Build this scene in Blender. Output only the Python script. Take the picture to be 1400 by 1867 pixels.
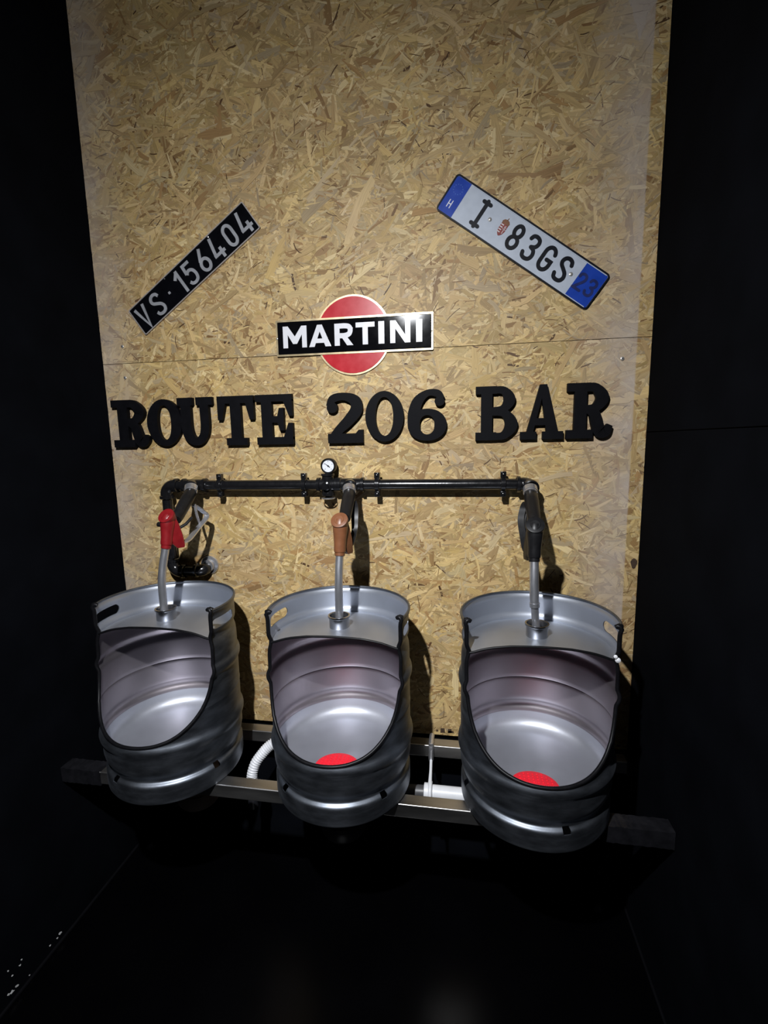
import bpy, bmesh, math, random
import numpy as np
from mathutils import Vector, Matrix

for _o in list(bpy.data.objects):
    bpy.data.objects.remove(_o, do_unlink=True)
SC = bpy.context.scene
COL = SC.collection

# ------------------------------------------------------------------ camera
FPX = 863.0
YAW, PITCH, ROLL = -0.1659, -0.1464, -0.0195
cam_d = bpy.data.cameras.new('camera')
cam_d.sensor_fit = 'HORIZONTAL'
cam_d.sensor_width = 36.0
cam_d.lens = 36.0 * FPX / 1400.0
cam_d.clip_start = 0.02
cam = bpy.data.objects.new('camera', cam_d)
COL.objects.link(cam)
_f = Vector((math.sin(YAW) * math.cos(PITCH), math.cos(YAW) * math.cos(PITCH), math.sin(PITCH)))
_r = Vector((math.cos(YAW), -math.sin(YAW), 0))
_u = _r.cross(_f)
_r2 = _r * math.cos(ROLL) + _u * math.sin(ROLL)
_u2 = _u * math.cos(ROLL) - _r * math.sin(ROLL)
_m = Matrix((_r2, _u2, -_f)).transposed().to_4x4()
_m.translation = Vector((0.3139, -1.4876, 0.105))
cam.matrix_world = _m
SC.camera = cam

# ------------------------------------------------------------------ world, lamp, exposure
world = bpy.data.worlds.new('world')
SC.world = world
world.use_nodes = True
world.node_tree.nodes['Background'].inputs[0].default_value = (0.7, 0.8, 1.0, 1)
world.node_tree.nodes['Background'].inputs[1].default_value = 0.006

LAMP_POS = Vector((0.0, -1.5, 0.90))
LAMP_AIM = Vector((-0.07, -0.25, -0.80))
lamp_d = bpy.data.lights.new('ceiling_spot', 'POINT')
lamp_d.energy = 250.0
lamp_d.color = (0.95, 0.97, 1.0)
lamp_d.shadow_soft_size = 0.02
lamp_d.use_nodes = True
_nt = lamp_d.node_tree
_em = _nt.nodes['Emission']
_tc = _nt.nodes.new('ShaderNodeTexCoord')
_sep = _nt.nodes.new('ShaderNodeSeparateXYZ')
_nt.links.new(_tc.outputs['Normal'], _sep.inputs[0])
_neg = _nt.nodes.new('ShaderNodeMath')
_neg.operation = 'MULTIPLY'
_neg.inputs[1].default_value = -1.0
_nt.links.new(_sep.outputs['Z'], _neg.inputs[0])
_ramp = _nt.nodes.new('ShaderNodeValToRGB')      # photometric curve of the reflector lamp: cosine off axis -> output
_els = _ramp.color_ramp.elements
_els[0].position, _els[0].color = 0.0, (.03, .03, .03, 1)
_els[1].position, _els[1].color = 1.0, (1, 1, 1, 1)
for _p, _v in ((.34, .095), (.55, .19), (.71, .345), (.82, .48), (.90, .62), (.95, .78), (.985, .93)):
    _e = _els.new(_p)
    _e.color = (_v, _v, _v, 1)
_nt.links.new(_neg.outputs[0], _ramp.inputs[0])
_nt.links.new(_ramp.outputs[0], _em.inputs['Strength'])
lamp = bpy.data.objects.new('ceiling_spot', lamp_d)
COL.objects.link(lamp)
lamp.location = LAMP_POS
lamp.rotation_euler = (LAMP_AIM - LAMP_POS).to_track_quat('-Z', 'Y').to_euler()

vs = SC.view_settings
vs.view_transform = 'Standard'
vs.look = 'None'
vs.exposure = 0.0
vs.gamma = 1.0
vs.use_curve_mapping = False

# ------------------------------------------------------------------ helpers
def cr(pts, n=8, closed=False):
    """Catmull-Rom through points of any dimension."""
    P = [np.array(p, float) for p in pts]
    if closed:
        P = [P[-1]] + P + [P[0], P[1]]
    else:
        P = [2 * P[0] - P[1]] + P + [2 * P[-1] - P[-2]]
    out = []
    for i in range(1, len(P) - 2):
        a, b, c_, d = P[i - 1], P[i], P[i + 1], P[i + 2]
        for k in range(n):
            t = k / n
            out.append(0.5 * (2 * b + (c_ - a) * t + (2 * a - 5 * b + 4 * c_ - d) * t * t + (3 * b - a - 3 * c_ + d) * t ** 3))
    if not closed:
        out.append(P[-2])
    return out


def frame(d):
    d = Vector(d).normalized()
    a = Vector((0, 0, 1)) if abs(d.z) < 0.9 else Vector((1, 0, 0))
    x = d.cross(a).normalized()
    return x, d.cross(x).normalized(), d


class MB:
    def __init__(self):
        self.v = []
        self.f = []

    def add(self, vs_, fs_):
        o = len(self.v)
        self.v += [tuple(p) for p in vs_]
        self.f += [tuple(i + o for i in q) for q in fs_]
        return self

    def box(self, x0, x1, y0, y1, z0, z1):
        return self.add([(x, y, z) for x in (x0, x1) for y in (y0, y1) for z in (z0, z1)],
                        [(0, 1, 3, 2), (4, 6, 7, 5), (0, 4, 5, 1), (2, 3, 7, 6), (0, 2, 6, 4), (1, 5, 7, 3)])

    def tube(self, path, rad, n=16, caps=True, closed=False):
        P = [Vector(p) for p in path]
        m = len(P)
        R = [rad] * m if not hasattr(rad, '__len__') else list(rad)
        T = []
        for i in range(m):
            if closed:
                t = P[(i + 1) % m] - P[i - 1]
            else:
                t = P[min(i + 1, m - 1)] - P[max(i - 1, 0)]
            T.append(t.normalized())
        x, y, _ = frame(T[0])
        vs_, fs_ = [], []
        for i in range(m):
            x = (x - T[i] * x.dot(T[i])).normalized()
            y = T[i].cross(x)
            for k in range(n):
                a = 2 * math.pi * k / n
                vs_.append(P[i] + (x * math.cos(a) + y * math.sin(a)) * R[i])
        for i in range(m if closed else m - 1):
            j = (i + 1) % m
            for k in range(n):
                l = (k + 1) % n
                fs_.append((i * n + k, i * n + l, j * n + l, j * n + k))
        if caps and not closed:
            fs_.append(tuple(range(n - 1, -1, -1)))
            fs_.append(tuple((m - 1) * n + k for k in range(n)))
        return self.add(vs_, fs_)

    def lathe(self, prof, origin=(0, 0, 0), axis=(0, 0, 1), n=32, cap0=True, cap1=True):
        """prof: list of (r, h) along the axis."""
        o = Vector(origin)
        x, y, d = frame(axis)
        vs_, fs_ = [], []
        for r, h in prof:
            for k in range(n):
                a = 2 * math.pi * k / n
                vs_.append(o + d * h + (x * math.cos(a) + y * math.sin(a)) * max(r, 1e-5))
        m = len(prof)
        for i in range(m - 1):
            for k in range(n):
                l = (k + 1) % n
                fs_.append((i * n + k, i * n + l, (i + 1) * n + l, (i + 1) * n + k))
        if cap0:
            fs_.append(tuple(range(n - 1, -1, -1)))
        if cap1:
            fs_.append(tuple((m - 1) * n + k for k in range(n)))
        return self.add(vs_, fs_)

    # flat shapes in the XZ plane, facing -Y, y0 = back, y1 = front (y1 < y0)
    def prism(self, poly, y0, y1):
        n = len(poly)
        vs_ = [(p[0], y0, p[1]) for p in poly] + [(p[0], y1, p[1]) for p in poly]
        fs_ = [tuple(range(n)), tuple(range(2 * n - 1, n - 1, -1))]
        for i in range(n):
            j = (i + 1) % n
            fs_.append((i, n + i, n + j, j))
        return self.add(vs_, fs_)

    def ribbon(self, path, w, y0, y1, closed=False):
        P = [np.array(p[:2], float) for p in path]
        m = len(P)
        W = [w] * m if not hasattr(w, '__len__') else list(w)
        L, Rr = [], []
        for i in range(m):
            if closed:
                a, b = P[i] - P[i - 1], P[(i + 1) % m] - P[i]
            else:
                a = P[i] - P[i - 1] if i > 0 else P[1] - P[0]
                b = P[i + 1] - P[i] if i < m - 1 else P[i] - P[i - 1]
            a = a / (np.linalg.norm(a) + 1e-12)
            b = b / (np.linalg.norm(b) + 1e-12)
            na, nb = np.array([-a[1], a[0]]), np.array([-b[1], b[0]])
            nn = na + nb
            l2 = nn @ nn
            nn = nn * 2 / l2 if l2 > 0.5 else nn / math.sqrt(l2 + 1e-9) * 2
            L.append(P[i] + nn * W[i] / 2)
            Rr.append(P[i] - nn * W[i] / 2)
        vs_, fs_ = [], []
        for i in range(m):
            for y in (y0, y1):
                vs_.append((L[i][0], y, L[i][1]))
                vs_.append((Rr[i][0], y, Rr[i][1]))
        for i in range(m if closed else m - 1):
            j = (i + 1) % m
            A, B = i * 4, j * 4
            fs_ += [(A, A + 1, B + 1, B), (A + 2, B + 2, B + 3, A + 3), (A, B, B + 2, A + 2), (A + 1, A + 3, B + 3, B + 1)]
        if not closed:
            fs_ += [(0, 2, 3, 1), ((m - 1) * 4, (m - 1) * 4 + 1, (m - 1) * 4 + 3, (m - 1) * 4 + 2)]
        return self.add(vs_, fs_)

    def mesh(self, name, origin=(0, 0, 0), angle=35, merge=1e-6, recalc=True):
        ox, oy, oz = origin
        me = bpy.data.meshes.new(name)
        me.from_pydata([(a - ox, b - oy, c - oz) for a, b, c in self.v], [], self.f)
        bm = bmesh.new()
        bm.from_mesh(me)
        if merge:
            bmesh.ops.remove_doubles(bm, verts=bm.verts, dist=merge)
        if recalc:
            bmesh.ops.recalc_face_normals(bm, faces=bm.faces)
        bm.to_mesh(me)
        bm.free()
        me.shade_smooth()
        me.set_sharp_from_angle(angle=math.radians(angle))
        return me

    def build(self, name, mat, parent=None, origin=(0, 0, 0), angle=35, loc=None):
        me = self.mesh(name, origin, angle)
        me.materials.append(mat)
        o = bpy.data.objects.new(name, me)
        COL.objects.link(o)
        if parent is not None:
            o.parent = parent
        if loc is not None:
            o.location = loc
        return o


def empty(name, loc=(0, 0, 0), roty=0.0):
    o = bpy.data.objects.new(name, None)
    o.empty_display_size = 0.05
    COL.objects.link(o)
    o.location = loc
    o.rotation_euler = (0, roty, 0)
    return o


def tag(o, label, cat, group=None):
    o['label'] = label
    o['category'] = cat
    if group:
        o['group'] = group
    return o


def structure(o):
    o['kind'] = 'structure'
    return o


def bevel(o, w, seg=2):
    m = o.modifiers.new('bevel', 'BEVEL')
    m.width = w
    m.segments = seg
    m.limit_method = 'ANGLE'
    return o


# ------------------------------------------------------------------ materials
def new_mat(name):
    m = bpy.data.materials.new(name)
    m.use_nodes = True
    nt = m.node_tree
    return m, nt, nt.nodes, nt.links, nt.nodes['Principled BSDF']


def mat(name, col, rough=0.5, metal=0.0, var=0.12, scale=40.0, bump=0.0, bscale=200.0, rvar=0.08, spec=0.5, coat=0.0, stretch=(1, 1, 1)):
    m, nt, N, L, b = new_mat(name)
    tc = N.new('ShaderNodeTexCoord')
    mp = N.new('ShaderNodeMapping')
    mp.inputs['Scale'].default_value = stretch
    L.new(tc.outputs['Object'], mp.inputs['Vector'])
    n1 = N.new('ShaderNodeTexNoise')
    n1.inputs['Scale'].default_value = scale
    n1.inputs['Detail'].default_value = 5
    L.new(mp.outputs['Vector'], n1.inputs['Vector'])
    cr_ = N.new('ShaderNodeValToRGB')
    c0 = tuple(c * (1 - var) for c in col) + (1,)
    c1 = tuple(min(1, c * (1 + var)) for c in col) + (1,)
    cr_.color_ramp.elements[0].position = 0.3
    cr_.color_ramp.elements[1].position = 0.7
    cr_.color_ramp.elements[0].color = c0
    cr_.color_ramp.elements[1].color = c1
    L.new(n1.outputs['Fac'], cr_.inputs['Fac'])
    L.new(cr_.outputs['Color'], b.inputs['Base Color'])
    mr = N.new('ShaderNodeMapRange')
    mr.inputs['To Min'].default_value = max(0.02, rough - rvar)
    mr.inputs['To Max'].default_value = min(1, rough + rvar)
    L.new(n1.outputs['Fac'], mr.inputs['Value'])
    L.new(mr.outputs['Result'], b.inputs['Roughness'])
    b.inputs['Metallic'].default_value = metal
    b.inputs['Specular IOR Level'].default_value = spec
    b.inputs['Coat Weight'].default_value = coat
    if bump:
        n2 = N.new('ShaderNodeTexNoise')
        n2.inputs['Scale'].default_value = bscale
        n2.inputs['Detail'].default_value = 3
        L.new(mp.outputs['Vector'], n2.inputs['Vector'])
        bp = N.new('ShaderNodeBump')
        bp.inputs['Strength'].default_value = bump
        bp.inputs['Distance'].default_value = 0.002
        L.new(n2.outputs['Fac'], bp.inputs['Height'])
        L.new(bp.outputs['Normal'], b.inputs['Normal'])
    return m


def osb_material():
    m, nt, N, L, b = new_mat('osb_strands')
    at = N.new('ShaderNodeAttribute')
    at.attribute_name = 'strand_col'
    uv = N.new('ShaderNodeUVMap')
    uv.uv_map = 'grain'
    mp = N.new('ShaderNodeMapping')
    mp.inputs['Scale'].default_value = (14, 420, 1)
    L.new(uv.outputs['UV'], mp.inputs['Vector'])
    ns = N.new('ShaderNodeTexNoise')
    ns.inputs['Scale'].default_value = 1.0
    ns.inputs['Detail'].default_value = 4
    L.new(mp.outputs['Vector'], ns.inputs['Vector'])
    mr = N.new('ShaderNodeMapRange')
    mr.inputs['From Min'].default_value = 0.25
    mr.inputs['From Max'].default_value = 0.75
    mr.inputs['To Min'].default_value = 0.74
    mr.inputs['To Max'].default_value = 1.16
    L.new(ns.outputs['Fac'], mr.inputs['Value'])
    mul = N.new('ShaderNodeVectorMath')
    mul.operation = 'SCALE'
    L.new(at.outputs['Color'], mul.inputs[0])
    L.new(mr.outputs['Result'], mul.inputs['Scale'])
    # pale dust and filler smears along both upright edges of the boards
    tc = N.new('ShaderNodeTexCoord')
    sx = N.new('ShaderNodeSeparateXYZ')
    L.new(tc.outputs['Object'], sx.inputs[0])
    nb = N.new('ShaderNodeTexNoise')
    nb.inputs['Scale'].default_value = 9
    nb.inputs['Detail'].default_value = 4
    L.new(tc.outputs['Object'], nb.inputs['Vector'])

    def rng(src, a, b_, lo=0.0, hi=1.0):
        r = N.new('ShaderNodeMapRange')
        r.inputs['From Min'].default_value = a
        r.inputs['From Max'].default_value = b_
        r.inputs['To Min'].default_value = lo
        r.inputs['To Max'].default_value = hi
        L.new(src, r.inputs['Value'])
        return r.outputs['Result']

    def mth(op, a, b_):
        r = N.new('ShaderNodeMath')
        r.operation = op
        for i, q in enumerate((a, b_)):
            if isinstance(q, (int, float)):
                r.inputs[i].default_value = q
            else:
                L.new(q, r.inputs[i])
        return r.outputs[0]

    inner = rng(sx.outputs['X'], 0.62, 0.79)
    cut = rng(sx.outputs['X'], 0.795, 0.799, 1, 0)
    right = mth('MULTIPLY', inner, cut)
    left = rng(sx.outputs['X'], -0.74, -0.87, 0, 0.75)
    band = mth('MAXIMUM', right, left)
    nz = rng(nb.outputs['Fac'], 0.3, 0.62, 0.35, 1)
    band = mth('MULTIPLY', band, nz)
    band = mth('MULTIPLY', band, 0.8)
    # one solid blotch of filler near the top right
    bx = mth('ABSOLUTE', mth('SUBTRACT', sx.outputs['X'], 0.762), 0)
    bz = mth('ABSOLUTE', mth('SUBTRACT', sx.outputs['Z'], 1.215), 0)
    wob = mth('MULTIPLY', nb.outputs['Fac'], 0.08)
    bl = mth('ADD', mth('ADD', mth('MULTIPLY', bx, 1.6), mth('MULTIPLY', bz, 0.62)), wob)
    blot = rng(bl, 0.105, 0.095, 0, 0.85)
    band = mth('MAXIMUM', band, blot)
    mix = N.new('ShaderNodeMix')
    mix.data_type = 'RGBA'
    L.new(band, mix.inputs['Factor'])
    # slow drift between golden and greyish wood
    nt2 = N.new('ShaderNodeTexNoise')
    nt2.inputs['Scale'].default_value = 4.5
    nt2.inputs['Detail'].default_value = 3
    L.new(tc.outputs['Object'], nt2.inputs['Vector'])
    drift = N.new('ShaderNodeValToRGB')
    drift.color_ramp.elements[0].position = .35
    drift.color_ramp.elements[1].position = .68
    drift.color_ramp.elements[0].color = (1.0, .99, .92, 1)
    drift.color_ramp.elements[1].color = (.88, .85, .90, 1)
    L.new(nt2.outputs['Fac'], drift.inputs['Fac'])
    mu2 = N.new('ShaderNodeVectorMath')
    mu2.operation = 'MULTIPLY'
    L.new(mul.outputs[0], mu2.inputs[0])
    L.new(drift.outputs['Color'], mu2.inputs[1])
    L.new(mu2.outputs[0], mix.inputs['A'])
    mix.inputs['B'].default_value = (0.50, 0.43, 0.375, 1)
    L.new(mix.outputs['Result'], b.inputs['Base Color'])
    b.inputs['Roughness'].default_value = 0.55
    b.inputs['Specular IOR Level'].default_value = 0.35
    bp = N.new('ShaderNodeBump')
    bp.inputs['Strength'].default_value = 0.35
    bp.inputs['Distance'].default_value = 0.0006
    L.new(ns.outputs['Fac'], bp.inputs['Height'])
    L.new(bp.outputs['Normal'], b.inputs['Normal'])
    return m


M = {}
M['osb'] = osb_material()
M['osb_core'] = mat('osb_core', (0.22, 0.13, 0.06), 0.8, scale=90, var=0.4)
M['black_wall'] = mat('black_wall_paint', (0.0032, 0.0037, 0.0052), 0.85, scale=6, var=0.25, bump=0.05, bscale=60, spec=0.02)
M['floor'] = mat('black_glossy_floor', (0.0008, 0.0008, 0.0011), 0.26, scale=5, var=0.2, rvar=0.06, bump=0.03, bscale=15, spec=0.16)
M['bead'] = mat('dark_grey_sealant', (0.0035, 0.0035, 0.0045), 0.7, spec=0.05)
M['steel_bowl'] = mat('dull_bowl_steel', (0.52, 0.535, 0.59), 0.46, 0.78, var=0.06, scale=9, rvar=0.08, bump=0.04, bscale=120)
M['steel_in'] = mat('dull_inner_keg_steel', (0.42, 0.445, 0.50), 0.46, 0.86, var=0.06, scale=9, rvar=0.08, bump=0.04, bscale=120)
M['steel_cavity'] = mat('red_glow_keg_steel', (0.36, 0.325, 0.352), 0.42, 0.9, var=0.06, scale=9, rvar=0.08, bump=0.04, bscale=120)  # pinkish red reflection inside the kegs, painted into the cavity steel colour
M['steel'] = mat('brushed_keg_steel', (0.19, 0.208, 0.24), 0.46, 1.0, var=0.32, scale=16, rvar=0.07, bump=0.05, bscale=120, stretch=(1, 1, 3))
M['steel_worn'] = mat('worn_keg_steel', (0.50, 0.51, 0.53), 0.34, 1.0, var=0.22, scale=22, rvar=0.1, bump=0.1, bscale=160, stretch=(1, 1, 0.4))
M['chrome'] = mat('bright_steel', (0.66, 0.66, 0.69), 0.28, 0.85, var=0.06, scale=60)
M['neck'] = mat('polished_neck_steel', (0.46, 0.47, 0.50), 0.24, 1.0, var=0.08, scale=40)
M['alu'] = mat('aluminium_spout', (0.60, 0.61, 0.65), 0.34, 0.88, var=0.1, scale=70, stretch=(1, 1, 0.3))
M['rubber'] = mat('black_rubber', (0.005, 0.005, 0.006), 0.4, var=0.2, scale=90, spec=0.15)
M['black_pipe'] = mat('black_painted_pipe', (0.008, 0.008, 0.009), 0.2, var=0.2, scale=60, bump=0.08, bscale=140, spec=0.6)
M['black_plastic'] = mat('black_plastic', (0.008, 0.008, 0.009), 0.4, var=0.2, scale=80, spec=0.3)
M['red_plastic'] = mat('red_nozzle_plastic', (0.20, 0.008, 0.011), 0.34, var=0.12, scale=60)
M['brown_plastic'] = mat('brown_nozzle_plastic', (0.165, 0.062, 0.026), 0.4, var=0.12, scale=60)
M['red_mat'] = mat('red_urinal_mat', (0.85, 0.012, 0.03), 0.6, var=0.08, scale=80)
M['letter_black'] = mat('matt_black_paint', (0.0032, 0.0032, 0.0045), 0.6, var=0.2, scale=40, bump=0.1, bscale=250, spec=0.09)
M['galv'] = mat('galvanised_tube', (0.48, 0.47, 0.46), 0.38, 1.0, var=0.2, scale=25, rvar=0.1, stretch=(0.2, 1, 1))
M['wrap'] = mat('crumpled_dark_film', (0.010, 0.010, 0.012), 0.2, var=0.3, scale=40, bump=0.5, bscale=35)
M['white_plastic'] = mat('white_plastic', (0.68, 0.69, 0.72), 0.4, var=0.06, scale=30)
M['grey_pipe'] = mat('grey_pipe', (0.06, 0.06, 0.065), 0.45)
M['brown_trap'] = mat('brownish_plastic', (0.22, 0.15, 0.115), 0.5)
M['dark_trap'] = mat('dark_grey_plastic', (0.03, 0.03, 0.036), 0.4)
M['sign_black'] = mat('black_enamel', (0.003, 0.003, 0.004), 0.07, var=0.1, rvar=0.02)
M['sign_red'] = mat('red_enamel', (0.48, 0.010, 0.020), 0.28, var=0.06, spec=0.3)
M['sign_gold'] = mat('pale_gold_rim', (0.62, 0.50, 0.30), 0.3, 0.7, var=0.1)
M['sign_white'] = mat('white_enamel', (0.72, 0.72, 0.76), 0.25, var=0.03)
M['plate_black'] = mat('black_plate', (0.0025, 0.0027, 0.004), 0.3, var=0.15, spec=0.12)
M['plate_silver'] = mat('silver_digits', (0.40, 0.41, 0.44), 0.4, 0.35, var=0.1)
M['plate_edge'] = mat('grey_plate_edge', (0.42, 0.38, 0.36), 0.4, 0.3, var=0.1)
M['plate_white'] = mat('white_reflective_plate', (0.44, 0.485, 0.565), 0.4, var=0.05)
M['plate_blue'] = mat('blue_plate_band', (0.008, 0.045, 0.34), 0.35, var=0.08, spec=0.3)
M['plate_digit'] = mat('black_plate_digit', (0.005, 0.006, 0.010), 0.35, var=0.15, spec=0.25)
M['plate_navy'] = mat('navy_digit', (0.01, 0.018, 0.10), 0.35, var=0.1)
M['star'] = mat('pale_blue_star', (0.03, 0.11, 0.45), 0.4, var=0.1)
M['emblem_red'] = mat('emblem_red', (0.20, 0.025, 0.02), 0.4, var=0.15)
M['emblem_brown'] = mat('emblem_brown', (0.16, 0.06, 0.02), 0.4, var=0.2)
M['emblem_white'] = mat('emblem_white', (0.6, 0.55, 0.55), 0.4, var=0.1)
M['dial'] = mat('white_dial', (0.72, 0.74, 0.80), 0.4, var=0.02)
M['ink'] = mat('dark_ink', (0.01, 0.012, 0.02), 0.5)
M['screw'] = mat('zinc_screw', (0.55, 0.53, 0.5), 0.35, 0.6)
M['scuff'] = mat('bare_white_scuff', (0.75, 0.75, 0.75), 0.6, var=0.2, scale=120)
M['stamp'] = mat('brown_ink_stamp', (0.06, 0.035, 0.02), 0.7, var=0.4, scale=300)

# ------------------------------------------------------------------ the setting
XL, XR = -0.892, 0.836          # inner faces of the side walls
ZF = -1.385                     # floor
ZTOP = 1.62
BW = 0.018                      # board thickness; board faces lie at y = 0
SEAM, ZBOT = 0.3835, -0.8805

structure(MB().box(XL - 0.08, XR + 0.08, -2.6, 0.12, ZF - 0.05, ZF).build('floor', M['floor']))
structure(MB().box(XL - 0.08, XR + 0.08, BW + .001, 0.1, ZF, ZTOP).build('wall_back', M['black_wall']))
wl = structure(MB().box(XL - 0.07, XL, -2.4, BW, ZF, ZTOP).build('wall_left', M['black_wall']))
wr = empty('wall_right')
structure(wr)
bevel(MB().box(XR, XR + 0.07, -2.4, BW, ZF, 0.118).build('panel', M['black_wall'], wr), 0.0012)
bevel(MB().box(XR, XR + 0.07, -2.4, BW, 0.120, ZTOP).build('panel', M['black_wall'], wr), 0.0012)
structure(MB().tube([(XL + 0.003, -2.4, ZF + 0.002), (XL + 0.003, BW, ZF + 0.002)], 0.005, 8).build('trim_1', M['bead']))
structure(MB().tube([(XR - 0.003, -2.4, ZF + 0.002), (XR - 0.003, BW, ZF + 0.002)], 0.004, 8).build('trim_2', M['bead']))

# scuffs where the black paint is knocked off the foot of the left wall
rs = random.Random(5)
for (y, z, s) in ((-.426, -1.360, .010), (-.438, -1.364, .006), (-.463, -1.359, .006), (-.555, -1.312, .007), (-.586, -1.290, .005),
                  (-.577, -1.316, .005), (-.533, -1.372, .005), (-.570, -1.359, .010), (-.584, -1.359, .012), (-.595, -1.354, .009), (-.548, -1.302, .005)):
    mb = MB()
    n = 7
    poly = []
    for k in range(n):
        a = 2 * math.pi * k / n
        q = s * rs.uniform(.45, 1.0)
        poly.append((q * math.cos(a) * 0.75, q * math.sin(a) * 0.42))
    ca, sa = math.cos(-0.5), math.sin(-0.5)
    pts = [(y + ca * p - sa * q, z + sa * p + ca * q) for p, q in poly]
    vs_ = [(XL, p, q) for p, q in pts] + [(XL + .0008, p, q) for p, q in pts]
    mb.add(vs_, [tuple(range(n)), tuple(range(2 * n - 1, n - 1, -1))] + [(i, n + i, n + (i + 1) % n, (i + 1) % n) for i in range(n)])
    mb.build('scuff', M['scuff'], wl)


# ------------------------------------------------------------------ OSB boards with pressed strands
def strands(name, x0, x1, z0, z1, seed, parent):
    rng = np.random.default_rng(seed)
    pal = np.array([(0.62, 0.47, 0.25), (0.56, 0.41, 0.205), (0.50, 0.36, 0.175), (0.60, 0.45, 0.22), (0.66, 0.53, 0.31), (0.45, 0.315, 0.155),
                    (0.52, 0.375, 0.165), (0.36, 0.225, 0.10), (0.47, 0.37, 0.235), (0.24, 0.135, 0.055), (0.11, 0.06, 0.028)])
    pal = pal * np.array((1.0, .975, .90))
    pw = np.array([.15, .14, .14, .12, .10, .12, .09, .075, .075, .014, .006])
    pw /= pw.sum()
    area = (x1 - x0) * (z1 - z0)
    V, F, C, U = [], [], [], []
    layers = ((1700, .05, .21, .016, .055, 0.0000, 0.0007), (1700, .03, .15, .008, .032, .0004, .0010),
              (2000, .02, .11, .004, .016, .0007, .0013), (1300, .010, .06, .0014, .0045, .0009, .0016))
    for dens, l0, l1, w0, w1, d0, d1 in layers:
        for _ in range(int(dens * area)):
            ln = l0 + (l1 - l0) * rng.beta(1.4, 2.6)
            wd = w0 + (w1 - w0) * rng.beta(1.3, 2.4)
            ln = max(ln, wd * 1.5)
            ang = rng.normal(0, 0.75) if rng.random() < .75 else rng.uniform(-1.57, 1.57)
            ang += 0.12
            cx, cz = rng.uniform(x0 - .02, x1 + .02), rng.uniform(z0 - .02, z1 + .02)
            ci = rng.choice(len(pal), p=pw)
            if ci >= 9:
                wd = min(wd, .008)
                ln *= .6
            if w1 < .005:
                ci = rng.choice((4, 4, 4, 0, 2, 7, 7, 5, 5, 9, 10))
            col = pal[ci] * rng.uniform(.70, 1.14)
            ca, sa = math.cos(ang), math.sin(ang)
            h, w = ln / 2, wd / 2
            bow = rng.normal(0, .10) * ln
            taper = rng.uniform(.55, 1.0, 2)
            sk = rng.normal(0, .6, 4) * w
            P = [(-h + sk[0], -w * taper[0]), (-h * .3, -w * rng.uniform(.85, 1.1)), (h * .35, -w * rng.uniform(.85, 1.1)), (h + sk[1], -w * taper[1]),
                 (h + sk[2], w * taper[1]), (h * .3, w * rng.uniform(.85, 1.1)), (-h * .35, w * rng.uniform(.85, 1.1)), (-h + sk[3], w * taper[0])]
            d = rng.uniform(d0, d1)
            tx, tz = rng.normal(0, .009), rng.normal(0, .035)
            o = len(V)
            u0, v0 = rng.uniform(0, 50, 2)
            for p, q in P:
                q2 = q + bow * (1 - (p / h) ** 2) * .5
                X = min(max(cx + ca * p - sa * q2, x0), x1)
                Z = min(max(cz + sa * p + ca * q2, z0), z1)
                yy = min(-1e-5, -(d + p * tx * .5 + q * tz))
                V.append((X, max(yy, -.0026), Z))
                U.append((u0 + p, v0 + q))
            F.append(tuple(range(o, o + 8)))
            C.append(col)
    me = bpy.data.meshes.new(name)
    me.from_pydata(V, [], F)
    ca_ = me.color_attributes.new('strand_col', 'FLOAT_COLOR', 'CORNER')
    cols = np.ones((len(F) * 8, 4), np.float32)
    cols[:, :3] = np.repeat(np.array(C, np.float32), 8, axis=0)
    ca_.data.foreach_set('color', cols.ravel())
    uvl = me.uv_layers.new(name='grain')
    uvl.data.foreach_set('uv', np.array(U, np.float32).ravel())
    me.materials.append(M['osb'])
    me.update()
    o = bpy.data.objects.new(name, me)
    COL.objects.link(o)
    o.parent = parent
    o['kind'] = 'stuff'
    return o


for (z0, z1, seed, lab) in ((SEAM + .0008, ZTOP, 11, 'upper oriented strand board panel behind the two number plates'),
                            (ZBOT, SEAM - .0008, 23, 'lower oriented strand board panel behind the pipe and the kegs')):
    b_ = empty('osb_board', (0, 0, z0))
    tag(b_, lab, 'board', 'strand boards on the back wall')
    MB().box(XL + .001, XR - .001, .0, BW, 0, z1 - z0).build('core', M['osb_core'], b_)
    s_ = strands('strand_layer', XL + .001, XR - .001, z0, z1, seed, b_)
    s_.location = (0, 0, -z0)
    if z0 < 0:
        for (sx_, sz_, sw, sh) in ((.2517, -.8629, .016, .017), (.2756, -.8628, .014, .015), (.2795, -.866, .02, .008), (.2332, -.8645, .008, .008)):
            MB().prism([(sx_ - sw / 2, sz_ - sh / 2), (sx_ + sw / 2, sz_ - sh / 2 + .001), (sx_ + sw / 2 - .002, sz_ + sh / 2), (sx_ - sw / 2 + .001, sz_ + sh / 2 - .001)],
                       -.0022, -.0025).build('ink_stamp', M['stamp'], b_, (0, 0, z0))
        MB().prism([(.8223 + .009 * math.cos(a) * (1 + .2 * math.sin(3 * a)), -.2696 + .016 * math.sin(a)) for a in np.linspace(0, 6.28, 12)[:-1]],
                   -.0021, -.0024).build('knot', M['stamp'], b_, (0, 0, z0))

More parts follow.
